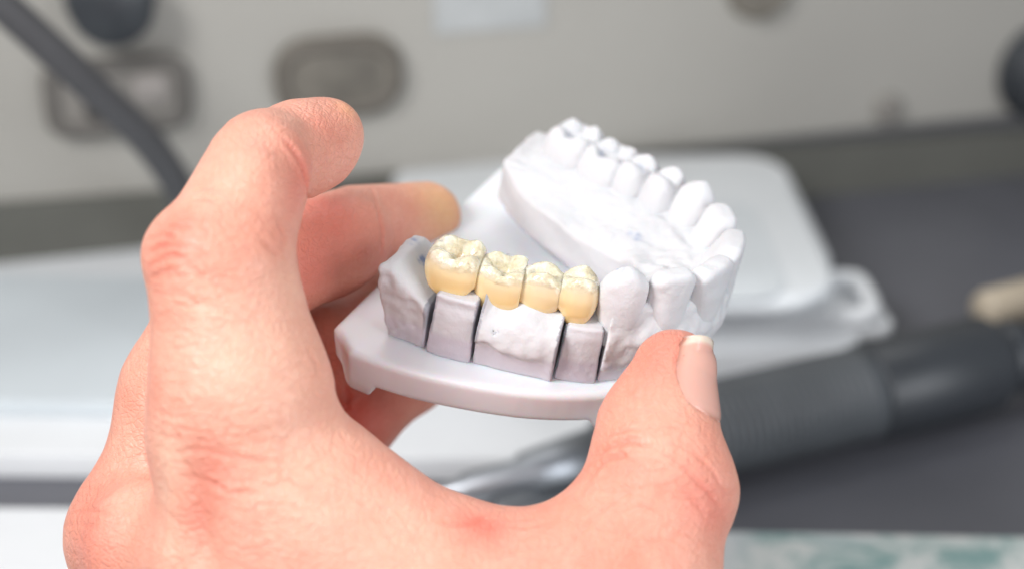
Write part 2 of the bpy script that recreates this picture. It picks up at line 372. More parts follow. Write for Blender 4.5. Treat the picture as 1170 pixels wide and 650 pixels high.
def build_hand():
    V, Fq = nets(hand_f, (-7.4, -3.6, 22.4), (4.4, 13.5, 34), .044, K=5, margin=1.2, proj=2)
    N = len(V); C = np.zeros((N, 3))
    def blob(x, y, d, r, amt, ch=0, surf=True):
        c = (march(hand_core, x, y) if surf else q(x, y, d))
        if c is None: c = q(x, y, d)
        C[:, ch] += amt*np.exp(-((V-c)**2).sum(1)/r**2)
    for x, y, r, a in [(185, 285, .55, .35), (205, 260, .4, .25), (350, 200, .55, .55), (370, 150, .6, .25), (335, 225, .35, .35), (240, 545, .45, .6), (225, 590, .3, .55), (245, 520, .4, .3), (105, 560, .8, .4), (100, 630, .7, .45),
                       (380, 260, .9, .55), (345, 320, .7, .5), (370, 230, .5, .4), (440, 300, .5, .4), (470, 235, .5, .2), (400, 345, .6, .35), (380, 400, .6, .25), (420, 480, 1.3, .75), (390, 460, .6, .4),
                       (560, 602, .35, .55), (530, 598, .35, .4), (800, 565, .55, .4), (822, 590, .45, .3), (740, 420, .8, .35), (700, 530, .5, .3), (760, 385, .5, .3), (812, 505, .4, .2), (320, 265, .3, .25), (430, 540, .4, .15), (175, 440, .3, .25), (600, 640, .8, .15)]:
        blob(x, y, 26, r, a)
    blob(508, 235, 31, .7, .6, 1); blob(400, 118, 27, .22, .35, 1)
    for x, y, r, a in [(190, 520, .35, .7), (192, 570, .35, .7), (190, 630, .35, .6), (300, 380, 1.0, .5), (330, 320, .35, .4), (340, 500, 1.4, .5), (760, 470, .6, .3), (265, 200, .6, .3), (345, 150, .4, .2), (470, 620, .8, .3), (130, 520, .5, .3)]:
        blob(x, y, 26, r, a, 2)
    Wk = np.zeros(N)
    for x, y, r in [(190, 285, .8), (215, 260, .7), (225, 320, .7), (240, 520, .9), (215, 560, .8), (200, 480, .6), (790, 540, .8), (700, 520, .6), (100, 590, .9), (300, 545, .9), (760, 600, .8), (180, 330, .6)]:
        c = march(hand_core, x, y)
        if c is not None: Wk = np.maximum(Wk, np.exp(-((V-c)**2).sum(1)/r**2))
    _, mx = crease_amt(V); C[:, 0] += .35*mx
    C = np.clip(np.c_[C, Wk], 0, 1)
    wr = c2w(q(430, 1560, 22.5))
    o = mesh_obj('hand', c2w(V), Fq, SKIN, colors=C, origin=wr)
    tag(o, 'bare left hand gripping the white dental model between thumb and curled fingers', 'hand')
    return o
HAND = build_hand()

def build_nail():
    tipc, basec = np.array(q(775, 410, 26.3)), np.array(q(758, 489, 26.05))
    ax = tipc-basec; ax /= np.linalg.norm(ax)
    nrm = np.array([.78, .05, -.62]); nrm -= (nrm@ax)*ax; nrm /= np.linalg.norm(nrm); tan = np.cross(ax, nrm)
    cen = q(768, 427, 26.2); L = 1.14; Wd = .62
    def skin_t(s_):
        b_ = cen+ax*s_; t = 1.6
        for _ in range(50):
            fv = hand_core((b_+nrm*t)[None])[0]
            if fv < .003: break
            t -= fv*.8
        return t
    tref = skin_t(.10)
    def rowt(s_): return max(skin_t(s_), tref-.02-.12*(s_-.10)) if s_ > .10 else skin_t(s_)
    nu, nv = 26, 36; rows_ = [rowt((j/(nv-1)-.56)*L) for j in range(nv)]; P = np.zeros((nv, nu, 3)); T = np.zeros((nv, nu, 3))
    for j in range(nv):
        v = j/(nv-1)                                       # 0 cuticle, 1 free edge
        s_ = (v-.56)*L
        for i in range(nu):
            u = -1+2*i/(nu-1)
            wv = (1-(1-min(v/.35, 1))**2.2)**.5*(1-.16*max(0, (v-.80)/.20)**2) if v < 1 else .9
            wv = max(wv, .12)
            bow = .12*(1-u*u)*max(0, (v-.4)/.6)
            base = cen+ax*(s_+bow)
            ang = u*wv*.92
            dr = math.cos(ang)*nrm+math.sin(ang)*tan
            t = 1.6
            for _ in range(50):
                fv = hand_core((base+dr*t)[None])[0]
                if fv < .003: break
                t -= fv*.8
            rt = rows_[j]; t = min(max(t, rt-.05), rt+.02)
            e = .022*(1-abs(u)**4)*min(1, v*7)-.025*(abs(u)**6)
            P[j, i] = base+dr*(t+e+.006); T[j, i, 1] = min(1, abs(u)**10+max(0, 1-v*9)**2); T[j, i, 0] = np.clip((v-.90+.05*u*u)/.04, 0, 1)
    V1 = P.reshape(-1, 3); V2 = V1-nrm*.05; V = np.concatenate([V1, V2]); n0 = len(V1); F_ = []
    idx = lambda j, i: j*nu+i
    for j in range(nv-1):
        for i in range(nu-1):
            F_.append([idx(j, i), idx(j, i+1), idx(j+1, i+1), idx(j+1, i)]); F_.append([n0+idx(j, i), n0+idx(j+1, i), n0+idx(j+1, i+1), n0+idx(j, i+1)])
    for i in range(nu-1):
        for j, fl in ((0, 1), (nv-1, 0)):
            a, b = idx(j, i), idx(j, i+1); F_.append([a, b, n0+b, n0+a] if not fl else [b, a, n0+a, n0+b])
    for j in range(nv-1):
        for i, fl in ((0, 0), (nu-1, 1)):
            a, b = idx(j, i), idx(j+1, i); F_.append([a, b, n0+b, n0+a] if not fl else [b, a, n0+a, n0+b])
    cols = np.concatenate([T.reshape(-1, 3)]*2)
    mesh_obj('fingernail', c2w(V), F_, NAIL, HAND, colors=cols)
build_nail()

# ------------------------------------------------------------------ the dental model (model cm: x front, y across, z up)
ARCH = {'M2': (1.30, 2.42), 'M1': (2.08, 2.22), 'P2': (2.67, 2.05), 'P1': (3.24, 1.87), 'C': (3.86, 1.58), 'L': (4.39, 1.08), 'I': (4.75, .42)}
AP = [(-1.2, 2.62), (-.2, 2.56)]+[ARCH[k] for k in ('M2', 'M1', 'P2', 'P1', 'C', 'L', 'I')]
AP = AP+[(x, -y) for x, y in AP[::-1]]
A2 = np.array(AP, float)
for _ in range(2):                          # smooth the dental curve
    M_ = .5*(A2[:-1]+A2[1:]); Z_ = A2.copy(); Z_[1:-1] = .5*A2[1:-1]+.25*(A2[:-2]+A2[2:])
    W_ = np.empty((len(A2)*2-1, 2)); W_[::2] = Z_; W_[1::2] = M_; A2 = W_
def arch_uv(X, Y):
    """distance outward from the dental curve"""
    d = np.full(X.shape, 1e9); sg = np.ones(X.shape)
    for (ax, ay), (bx, by) in zip(A2[:-1], A2[1:]):
        ex, ey = bx-ax, by-ay; wx, wy = X-ax, Y-ay; t = np.clip((wx*ex+wy*ey)/(ex*ex+ey*ey), 0, 1)
        dd = (wx-ex*t)**2+(wy-ey*t)**2; u = dd < d; d = np.where(u, dd, d); sg = np.where(u, np.sign(ex*wy-ey*wx), sg)
    return np.sqrt(d)*sg                    # curve runs far arm to near arm clockwise: outside is left of travel
INNER = smooth_poly([(-3, 2.75), (-.5, 2.25), (.4, 1.95), (1.94, 1.27), (3.1, .82), (3.72, .15), (3.55, -.5), (3.0, -.95), (2.2, -1.25), (1.2, -1.5), (-3, -1.65)], 2)
INNER_HI = smooth_poly([(-3, 2.9), (-.4, 2.2), (.28, 1.62), (1.05, .85), (2.1, .46), (3.1, .17), (3.55, .1), (3.6, -.4), (3.0, -.95), (2.2, -1.25), (1.2, -1.5), (-3, -1.65)], 2)
TEETH = []                                  # (kind, x, y, angle of outward normal, scale)
def outward(x, y):
    e = .02; X = np.array([x+e, x-e, x, x]); Y = np.array([y, y, y+e, y-e]); u = arch_uv(X, Y); g = np.array([u[0]-u[1], u[2]-u[3]]); return math.atan2(g[1], g[0])
def wob(P, a, seed): return a*vnoise(P, 2.2, seed)+a*.5*vnoise(P, 5.5, seed+1)
def tooth_local(P, x, y, ang, tip):
    """t along the arch, n outward, z up; crown leans outward by tip"""
    c, s_ = math.cos(ang), math.sin(ang); dx, dy = P[:, 0]-x, P[:, 1]-y
    n = dx*c+dy*s_; t = -dx*s_+dy*c
    return t, n-(P[:, 2]-1.04)*tip, P[:, 2]-.14
def se(a, b, p): return (np.abs(a)**p+np.abs(b)**p)**(1/p)
def molar(t, n, z, w=.52, b=.56, top=1.62, seed=1, zb=-.2):
    k = 1-.20*np.clip((1.0-z)/.6, 0, 1)-.20*np.clip((z-1.25)/.4, 0, 1)**1.5
    body = (se(t/(w*k), n/(b*k), 2.9)-1)*w*.9
    g = lambda a, b_, r: np.exp(-((t-a)**2+(n-b_)**2)/r**2)
    hm = top-.10+.12*g(.25, .27, .2)+.11*g(-.22, .29, .19)+.13*g(.24, -.27, .2)+.10*g(-.24, -.25, .18)-.09*g(.03, 0, .28)+(-.045*np.exp(-((t-.03+.1*n)/.05)**2)-.045*np.exp(-((n+.15*t)/.05)**2))*np.exp(-((n*n+t*t)/.1)**2)-.035*np.exp(-((t+n*.8-.2)/.04)**2)-.03*np.exp(-((t-n*.9+.22)/.04)**2)
    hm = hm+.05*vnoise(np.stack([t, n, z], 1), 6, seed)+.03*vnoise(np.stack([t, n, z], 1), 13, seed+1)
    return smax(body, (z-hm)*.8, .15)
def premolar(t, n, z, w=.37, b=.46, top=1.66, seed=1):
    k = 1-.22*np.clip((1.05-z)/.6, 0, 1)-.22*np.clip((z-1.25)/.4, 0, 1)**1.4
    body = (se(t/(w*k), n/(b*k), 2.4)-1)*w*.9
    g = lambda a, b_, r, r2: np.exp(-((t-a)/r)**2-((n-b_)/r2)**2)
    hm = top-.11+.13*g(0, .23, .22, .17)+.08*g(.02, -.22, .2, .17)-.07*g(0, .0, .22, .08)-.3*np.maximum(0, np.abs(t)-.2)
    hm = hm+.04*vnoise(np.stack([t, n, z], 1), 8, seed+5)
    return smax(body, (z-hm)*.8, .11)
def canine(t, n, z, top=1.92):
    h = np.clip((z-.8)/(top-.8), 0, 1)
    w = .32+.07*np.sin(np.clip(h*1.5, 0, 1)*math.pi*.6); th = .42*(1-.58*h**1.3)
    nn = n-.10*h+.03
    body = (se(t/w, nn/th, 2.3)-1)*np.minimum(w, th)
    hm = top-.72*t*t/(.14+np.abs(t))
    return smax(body, (z-hm)*.75, .16)
def incisor(t, n, z, w0=.37, top=1.88):
    h = np.clip((z-.75)/(top-.75), 0, 1)
    w = w0*(.76+.27*np.clip(h*1.2, 0, 1)); th = .45*(1-.62*h**1.1)
    nn = n-.12*h+.02
    body = (se(t/w, nn/th, 2.6)-1)*np.minimum(w, th)
    hm = top-.9*np.maximum(0, np.abs(t)-w0*.6)**1.3-.03
    return smax(body, (z-hm)*.85, .12)
SPEC = {'M2': (molar, dict(w=.52, b=.56, top=1.70, seed=3), .02), 'M1': (molar, dict(w=.49, b=.56, top=1.66, seed=5), .03), 'P2': (premolar, dict(top=1.72, seed=7), .03), 'P1': (premolar, dict(top=1.78, seed=9), .05),
        'C': (canine, dict(top=1.93), .08), 'L': (incisor, dict(w0=.375, top=1.88), .10), 'I': (incisor, dict(w0=.48, top=1.86), .16)}
def tooth_field(key, side, grow=0., stretch=None):
    x, y = ARCH[key]; y *= side; ang = outward(x, y); fn, kw, tip = SPEC[key]
    def f(P):
        t, n, z = tooth_local(P, x, y, ang, tip)
        d = fn(t, n, z, **kw)
        return d-grow+wob(P, .035, hash_(key, side))
    return f, (x, y, ang)
def hash_(k, s_): return {'M2': 1, 'M1': 3, 'P2': 5, 'P1': 7, 'C': 9, 'L': 11, 'I': 13}[k]+(20 if s_ > 0 else 0)
PLASTER_TEETH = [(k, 1) for k in ('M2', 'M1', 'P2', 'P1', 'C', 'L', 'I')]+[(k, -1) for k in ('I', 'L', 'C')]
NECKS = [tooth_field(k, s_, -.03) for k, s_ in PLASTER_TEETH]
def gum(P, necks=True):
    X, Y, Z = P[:, 0], P[:, 1], P[:, 2]
    u = arch_uv(X, Y); far = np.clip((Y+.4)/1.0, 0, 1); ant = np.clip((X-3.3)/1.0, 0, 1)
    # top: ridge under the teeth, falling to the inside and outside
    inn = np.maximum(0, -u-.42-.05*ant); out = np.maximum(0, u-.22)
    ztop = 1.42-.10*np.clip((-u-.05)/.2, 0, 1)*far-inn*(.28+.12*ant)-.95*out**1.3+.05*np.sin(X*7+Y*5)*ant*np.exp(-((u+.7)/.4)**2)
    ztop = ztop-.14*ant*np.exp(-((u+1.05)/.35)**2)
    back = np.clip((.95-X)/.4, 0, 1)
    ztop = ztop-np.maximum(0, ztop-1.20)*back*far+(1-far)*(.25*np.clip((.9-X)/.6, 0, 1))
    nearblk = (1-far)*np.clip((X-1.9)/.2, 0, 1)*np.clip((3.45-X)/.2, 0, 1); ztop = ztop-.29*nearblk+.10*nearblk*np.clip(u, 0, .5)-.05*nearblk*np.sin(8.5*X+1.0)
    ztop = ztop+wob(P, .055, 40)+.03*vnoise(P, 9, 48)
    rug = ant*np.exp(-((u+.85)/.35)**2)*(Y > -.9)
    ztop = ztop+.07*rug*np.sin(8*Y+6*X+2*np.sin(3*X)+1.5*np.sin(5*Y))+.05*rug*vnoise(P, 6, 49)*2
    # outer wall with bulge, undercut trimmed below a wavy line
    zl = (.36+.08*np.sin(X*3.1+.6))*far+(1-far)*np.interp(X, [.4, .9, 1.25, 2.1, 2.8, 3.3, 4], [1.0, .92, .72, .52, .40, .22, .3])+.04*np.sin(X*7.3+Y*3)+.03*np.sin(X*15)
    wo = .60+.10*np.exp(-((Z-.55)/.3)**2)+wob(P, .10, 44)+.04*vnoise(P, 8, 47)-.24*ant+.10*ant*np.exp(-((Z-.85)/.25)**2)
    cut = .60-.26*ant+.14*np.clip(Z-zl, -1, .0)
    k = 1/(1+np.exp(-(Z-zl)/.025)); wout = cut*(1-k)+wo*k
    d = smax(u-wout, (Z-ztop)*.85, .12)
    dp = -poly_sd(X, Y, INNER); d = smax(d, -poly_sd(X, Y, INNER_HI)+.015*np.sin(Z*9+X*4), .03)
    zb_ = np.interp(X, [-1, .3, 2.0, 3.0, 3.6], [.40, .40, .34, .12, -.2]); d = smax(d, -np.maximum(-dp-.06, Z-zb_), .04)
    d = smax(d, -(X-.30)+.05*np.maximum(0, Y-2.6), .06)
    d = smax(d, -Z+.006, .02)
    # relief slot under the inner wall of the long arm
    if necks:
        m = np.abs(d) < .9
        for f, (tx, ty, _) in NECKS:
            mm = (X-tx)**2+(Y-ty)**2 < .75**2
            if not mm.any(): continue
            Q = P[mm]; e = np.maximum(f(Q), Q[:, 2]-1.58); e = np.maximum(e, .35-Q[:, 2])
            d[mm] = smin(d[mm], e, .07)
    # dimples and bubbles
    for c, r in (((2.28, -2.74, .72), .085), ((.55, -2.35, .75), .07), ((4.95, -1.55, .55), .07), ((3.45, .9, .78), .06), ((2.95, -2.6, .62), .05)):
        d = smax(d, -(np.linalg.norm(P-np.array(c), axis=1)-r), .03)
    return d
def cutplane(x0, y0, deg):                  # signed distance to a vertical saw plane, + toward the front
    a = math.radians(deg); nx, ny = math.cos(a), math.sin(a)
    return lambda P: (P[:, 0]-x0)*nx+(P[:, 1]-y0)*ny
C1, C2, C3, C4 = cutplane(1.22, -2.9, 4), cutplane(1.98, -2.8, 10), cutplane(3.24, -2.3, 14), cutplane(3.82, -1.9, 24)
GAP = .024
near = lambda P: P[:, 1]-.2                  # the short arm is y below -.2 or so
mroot = root('dental_model', m2w((2.5, 0, -.8)))
tag(mroot, 'white plaster model of a dental arch on a glossy white base plate', 'dental model')
def dots(spots):
    rs = np.random.RandomState(11); out = []
    for c, r in spots:
        if r < .12: continue
        out += [(np.array(c)+rs.randn(3)*np.array([.45, .45, .12])*r, rs.uniform(.025, .06)) for _ in range(16)]
    return out
def ink_tint(P, spots, trim_shade=None):
    C = np.zeros((len(P), 3))
    for c, r in dots(spots): C[:, 0] = np.maximum(C[:, 0], np.exp(-(((P-np.array(c))**2).sum(1)/r**2)))
    if trim_shade is not None: C[:, 1] = trim_shade
    return C
def trim_shade_mask(P, f):
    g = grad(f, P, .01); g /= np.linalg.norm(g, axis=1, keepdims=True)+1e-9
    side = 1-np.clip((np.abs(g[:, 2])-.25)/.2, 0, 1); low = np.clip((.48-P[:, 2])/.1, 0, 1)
    return side*low*.75  # painted shade for trimmed lower sides that turn downward
# main plaster piece: everything but the sawn-out near segments
def f_main(P):
    d = gum(P); k = np.maximum(-(C4(P)-GAP), P[:, 1]-.0)             # remove the near arm behind C4
    rem = smax(C4(P)-GAP, P[:, 1]+.35, .02); return smax(d, -rem, .02)
V, Fq = nets(f_main, (-.3, -3.2, -.12), (6.1, 3.6, 1.6), .036, K=4, margin=1.6)
AR = mesh_obj('plaster_arch', m2w(V), Fq, PLASTER, mroot, colors=ink_tint(V, [((3.3, .72, 1.1), .13)], trim_shade_mask(V, f_main)))
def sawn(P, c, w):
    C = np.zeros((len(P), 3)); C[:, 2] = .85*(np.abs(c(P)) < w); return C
# end stump
def f_end(P):
    d = gum(P, False); X, Y, Z = P[:, 0], P[:, 1], P[:, 2]
    hump = ell(P, (.62, -2.0, .92), (.40, .50, .50)); d = smin(d, hump, .25)+.07*vnoise(P, 4, 90)+.05*vnoise(P, 9, 91)
    d = smax(d, (.52-.22*Z)-X, .06); d = smax(d, Z-1.38+.75*np.maximum(0, X-.50)+.10*np.exp(-((X-.85)/.2)**2-((Y+2.2)/.3)**2), .08)
    return smax(smax(d, C1(P)+GAP*1.6, .02), Y+1.85-.25*(X-.5), .14)
V, Fq = nets(f_end, (-.4, -3.3, -.12), (1.6, -.6, 2.0), .032, K=4, margin=1.6)
mesh_obj('end_segment', m2w(V), Fq, PLASTER, mroot, colors=sawn(V, C1, .1)+ink_tint(V, [((.42, -2.2, 1.3), .16), ((.7, -2.3, 1.2), .14)], trim_shade_mask(V, f_end)))
# saddle between the dies
def f_sad(P):
    d = gum(P, False); return smax(smax(smax(d, -(C2(P)-GAP*1.2), .02), C3(P)+GAP*.7, .02), P[:, 1]+.9, .05)
V, Fq = nets(f_sad, (1.5, -3.3, -.12), (3.9, -.6, 1.6), .032, K=4, margin=1.6)
mesh_obj('saddle_segment', m2w(V), Fq, PLASTER, mroot, colors=np.maximum(sawn(V, C2, .07), sawn(V, C3, .05))+ink_tint(V, [((3.2, -2.2, .9), .0001)], trim_shade_mask(V, f_sad)))
# two removable dies
def f_die(key):
    ca, cb = (C1, C2) if key == 'M2' else (C3, C4)
    def f(P):
        X, Y, Z = P[:, 0], P[:, 1], P[:, 2]; u = arch_uv(X, Y)
        mid = (ca(P)-(-cb(P)))*.5
        face = u-((.585 if key == 'M2' else .49)-.03*np.exp(-((Z-1.0)/.10)**2)-.10*np.clip(np.abs(mid)-.16, 0, 1)*1.2+.03*np.clip(.35-Z, 0, .2)-.10*np.clip(.16-Z, 0, 1))
        d = smax(face, -u-.5, .03)
        d = smax(d, GAP*.9-ca(P)+.02*(Z > .2)*np.clip(Z, 0, 1), .02); d = smax(d, cb(P)+GAP*.9+.02*np.clip(Z, 0, 1), .02)
        d = d+.02*vnoise(P, 3, 60)+.012*vnoise(P, 9, 61)
        return smax(smax(d, Z-(1.16 if key == 'M2' else 1.04), .06), -Z+.006, .02)
    return f
for key, w, b, sh, lo, hi in (('M2', .37, .50, .10, (.7, -3.3, -.1), (2.4, -1.4, 1.7)), ('P1', .265, .42, .02, (2.8, -2.8, -.1), (4.2, -1.0, 1.7))):
    f = f_die(key)
    V, Fq = nets(f, lo, hi, .03, K=4, margin=1.6)
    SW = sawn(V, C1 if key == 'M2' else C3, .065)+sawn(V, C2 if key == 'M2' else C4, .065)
    mesh_obj('die', m2w(V), Fq, PLASTER, mroot, colors=SW+ink_tint(V, [((0, 0, 9), .1)], np.clip(trim_shade_mask(V, f)+.25, 0, 1)))
# teeth
INKS = {('M1', 1): [(.12, .2)], ('M2', 1): [(-.3, .12)], ('C', -1): [(0., .2)], ('P2', 1): [(0, .1)]}
for k, s_ in PLASTER_TEETH:
    f, (x, y, ang) = tooth_field(k, s_)
    ff = lambda P, f=f: smax(f(P), .65-P[:, 2], .05)
    V, Fq = nets(ff, (x-.85, y-.85, .4), (x+.85, y+.85, 2.15), .03, K=4, margin=1.6)
    tops = [((x+.0, y-.1, 1.68), .34)] if (k, s_) in (('M1', 1),) else [((x+.0, y-.1, 1.95), .22)] if (k, s_) == ('C', -1) else [((x, y-.1, 1.74), .2)] if k in ('P2', 'M2') and s_ > 0 else []
    mesh_obj('tooth', m2w(V), Fq, PLASTER, AR, colors=ink_tint(V, tops+[((0, 0, 9), .1)]))

# base plate
PTOP = [(-.34, 3.35), (-.32, 0), (-.26, -3.2), (.25, -3.62), (1.2, -3.55), (2.3, -3.22), (3.3, -2.78), (4.2, -2.1), (4.75, -1.3), (5.0, 0), (4.8, 1.2), (4.2, 2.1), (3.3, 2.85), (2.2, 3.2), (1.2, 3.4)]
def dens(pts, keep):
    out = []
    n = len(pts)
    for i in range(n):
        a = np.array(pts[i]); b = np.array(pts[(i+1) % n]); out.append(a)
        if i in keep: out += [a+(b-a)*.04]; out.append(b-(b-a)*.04)
    return out
PO = smooth_poly(dens(PTOP, (0, 1, 2)), 2)
def f_plate(P):
    X, Y, Z = P.T
    sd = poly_sd(X, Y, PO)
    th = .62
    foot = np.maximum(np.abs(X-.35)-.30, np.abs(Y+3.0)-.55); foot = np.minimum(foot, np.maximum(np.abs(X-4.35)-.35, np.abs(Y+1.9)-.5)); foot = np.minimum(foot, np.maximum(np.abs(X-.35)-.30, np.abs(Y-2.9)-.5))
    zb = -th-.24*np.clip(.5-foot/.12, 0, 1)
    d = smax((sd-.05-.16*np.clip(Z+.1, -1, 0))*.96, Z, .13)
    d = smax(d, (zb-Z)*.7, .07)
    return d
V, Fq = nets(f_plate, (-.8, -4.0, -1.1), (5.9, 3.9, .3), .045, K=4, margin=1.6)
V[:, 2] += 0.0
mesh_obj('base_plate', m2w(V), Fq, RESIN, mroot)

# ------------------------------------------------------------------ the bridge (rests on the dies)
broot = root('dental_bridge', m2w((2.3, -2.2, 1.0)))
tag(broot, 'glossy cream and amber four unit porcelain bridge seated on the plaster model', 'dental bridge')
BR = [('M2', molar, dict(w=.50, b=.47, top=1.64, seed=21), .86, .0, 1.0), ('M1', molar, dict(w=.46, b=.40, top=1.58, seed=22), .68, .0, .90), ('P2', premolar, dict(w=.345, b=.37, top=1.60, seed=23), .46, .0, .80), ('P1', premolar, dict(w=.33, b=.37, top=1.66, seed=24), .76, .0, .84)]
def crown_field(i):
    key, fn, kw, zb, tip, _ = BR[i]; x, y = ARCH[key]; y = -y; ang = outward(x, y)
    y += .06 if key == 'M2' else .03
    def f(P):
        t, n, z = tooth_local(P, x, y, ang, tip)
        b = kw['b']; w = kw['w']
        flare = n*1.0
        d = fn(t*(1+.0*z), flare, z, **kw)
        bot = zb+.06+.42*(np.abs(t)/w)**2.4-.10*np.clip(n/b, -1, 1)
        k = np.clip((1.1-z)/.6, 0, 1)
        return smax(d+.10*k*k, (bot-z)*.75, .10)+.012*vnoise(P, 4, 70+i)
    return f, (x, y, ang)
CF = [crown_field(i) for i in range(4)]
def conn(P, i):
    a, b = CF[i][1], CF[i+1][1]; c = ((a[0]+b[0])/2, (a[1]+b[1])/2)
    return ell(P, (c[0], c[1], 1.34), (.24, .30, .28))
for i in range(4):
    f, (x, y, ang) = CF[i]
    def fc(P, i=i, f=f):
        d = f(P)
        if i > 0: d = smin(d, conn(P, i-1), .10)
        if i < 3: d = smin(d, conn(P, i), .10)
        # share the connector: cut midway to each neighbour
        for j in (i-1, i+1):
            if 0 <= j < 4:
                x2, y2, _ = CF[j][1]; nx, ny = x2-x, y2-y; L = math.hypot(nx, ny); d = np.maximum(d, ((P[:, 0]-x)*nx+(P[:, 1]-y)*ny)/L-L/2-.006)
        return d
    V, Fq = nets(fc, (x-.9, y-.9, .3), (x+.9, y+.9, 2.0), .026, K=4, margin=1.6)
    g = grad(fc, V, .01); g /= np.linalg.norm(g, axis=1, keepdims=True)+1e-9
    C = np.zeros((len(V), 3)); zb = BR[i][3]; top = BR[i][2]['top']
    VZ = V[:, 2]-.14; C[:, 0] = np.clip((VZ-zb-.05)/(top-zb-.1), 0, 1); C[:, 1] = np.clip((VZ-top+.30)/.12, 0, 1)*np.clip((g[:, 2]-.2)/.25, 0, 1)
    am = np.zeros(len(V))
    for j in range(3):
        if j in (i-1, i):
            a, b = CF[j][1], CF[j+1][1]; c = np.array([(a[0]+b[0])/2, (a[1]+b[1])/2, 1.22]); dd = (V-c); am = np.maximum(am, np.exp(-((dd[:, 0]**2+dd[:, 1]**2*.3)/.15**2+dd[:, 2]**2/.26**2)))
    C[:, 2] = am*.9
    if i == 0: C[:, 2] = np.maximum(C[:, 2], .45*np.exp(-(((V-np.array([x, y, 1.56]))**2).sum(1)/.2**2)))
    mesh_obj('crown', m2w(V), Fq, PORC, broot, colors=C)

# ------------------------------------------------------------------ simple mesh builders (world cm)
def frame(d):
    d = np.asarray(d, float); d = d/np.linalg.norm(d); up = np.array([0, 0, 1.]) if abs(d[2]) < .9 else np.array([1., 0, 0])
    a = np.cross(d, up); a /= np.linalg.norm(a); return d, a, np.cross(a, d)
def lathe(name, a, b, prof, mat, parent=None, seg=64, ribs=None):
    """prof: (fraction of a..b, radius)"""
    a = np.asarray(a, float); b = np.asarray(b, float); L = np.linalg.norm(b-a); d, u, v = frame(b-a); V = []; F_ = []
    for t, r in prof:
        for k in range(seg):
            an = 2*math.pi*k/seg; V.append(a+(b-a)*t+(math.cos(an)*u+math.sin(an)*v)*r)
    for i in range(len(prof)-1):
        for k in range(seg): F_.append([i*seg+k, i*seg+(k+1) % seg, (i+1)*seg+(k+1) % seg, (i+1)*seg+k])
    F_.append(list(range(seg))[::-1]); F_.append([(len(prof)-1)*seg+k for k in range(seg)])
    F_ = [f[::-1] for f in F_]
    return mesh_obj(name, V, F_, mat, parent)
def rbox(name, c, ex, ey, ez, mat, parent=None, r=.3, corner=None, seg=6, hollow=False):
    """rounded slab: half-size vectors ex, ey, ez; plan corner radius"""
    c, ex, ey, ez = [np.asarray(k, float) for k in (c, ex, ey, ez)]
    lx, ly, lz = map(np.linalg.norm, (ex, ey, ez)); ux, uy, uz = ex/lx, ey/ly, ez/lz
    rc = corner or r; V = []; F_ = []; rings = []
    lay = [(-1, r), ] 
    hs = [(-lz+r*(1-math.cos(a)), r*(1-math.sin(a))) for a in np.linspace(0, math.pi/2, 5)]+[(lz-r*(1-math.cos(a)), r*(1-math.sin(a))) for a in np.linspace(math.pi/2, 0, 5)]
    for z, ins in hs:
        ring = []
        for qx, qy, a0 in ((1, 1, 0), (-1, 1, 90), (-1, -1, 180), (1, -1, 270)):
            for k in range(seg+1):
                an = math.radians(a0+90*k/seg); rr = max(rc-ins, .001)
                px = qx*(lx-rc)+rr*math.cos(an); py = qy*(ly-rc)+rr*math.sin(an); ring.append(len(V)); V.append(c+ux*px+uy*py+uz*z)
        rings.append(ring)
    n = len(rings[0])
    for A_, B_ in zip(rings[:-1], rings[1:]):
        for k in range(n): F_.append([A_[k], A_[(k+1) % n], B_[(k+1) % n], B_[k]])
    F_.append(rings[0][::-1]); F_.append(rings[-1])
    return mesh_obj(name, V, F_, mat, parent, smooth=True)
def tube(name, pts, r, mat, parent=None, seg=16):
    pts = [np.asarray(p, float) for p in pts]; V = []; F_ = []
    P = np.array(pts)
    for _ in range(2):
        N_ = np.empty((2*len(P)-2, 3)); N_[0::2] = .75*P[:-1]+.25*P[1:]; N_[1::2] = .25*P[:-1]+.75*P[1:]; P = np.vstack([P[:1], N_, P[-1:]])
    for i, p in enumerate(P):
        d, u, v = frame(P[min(i+1, len(P)-1)]-P[max(i-1, 0)])
        for k in range(seg):
            an = 2*math.pi*k/seg; V.append(p+(math.cos(an)*u+math.sin(an)*v)*r)
    for i in range(len(P)-1):
        for k in range(seg): F_.append([i*seg+k, (i+1)*seg+k, (i+1)*seg+(k+1) % seg, i*seg+(k+1) % seg])
    F_.append(list(range(seg))); F_.append([(len(P)-1)*seg+k for k in range(seg)][::-1])
    return mesh_obj(name, V, F_, mat, parent)

# ------------------------------------------------------------------ the bench
def mat_marble():
    M = MB('speckled_bench_edge'); co = M.coord(); n = M.noise(co, 75, 6, .75, .6); n2 = M.noise(co, 14, 3)
    a = M.ramp(n, (.36, (.20, .36, .35)), (.49, (.48, .57, .55)), (.56, (.68, .71, .69)))
    M.l(M.mix(M.ramp(n2, (.40, (1, 1, 1)), (.55, (0, 0, 0))), a, (.70, .72, .74)), M.b.inputs['Base Color']); M.set(Roughness=.4); return M.m
GREYDESK = simple('grey_desk_laminate', (.115, .118, .135), .42, var=.08, nscale=25, bump=.05).m
MARB = mat_marble()
fl, fr = on_desk(-300, 588), on_desk(1500, 622)
dl, dr = fl, fr
back_n = np.array([0, 90., 0])
def slab(name, pts, z0, z1, mat):
    V = [(p[0], p[1], z1) for p in pts]+[(p[0], p[1], z0) for p in pts]; n = len(pts)
    F_ = [list(range(n)), [n+k for k in range(n)][::-1]]+[[k, n+k, n+(k+1) % n, (k+1) % n] for k in range(n)]
    F_[0] = F_[0]; return mesh_obj(name, V, F_, mat, None, smooth=False)
dd_ = (fr-fl)/np.linalg.norm(fr-fl); nn_ = np.array([-dd_[1], dd_[0], 0])
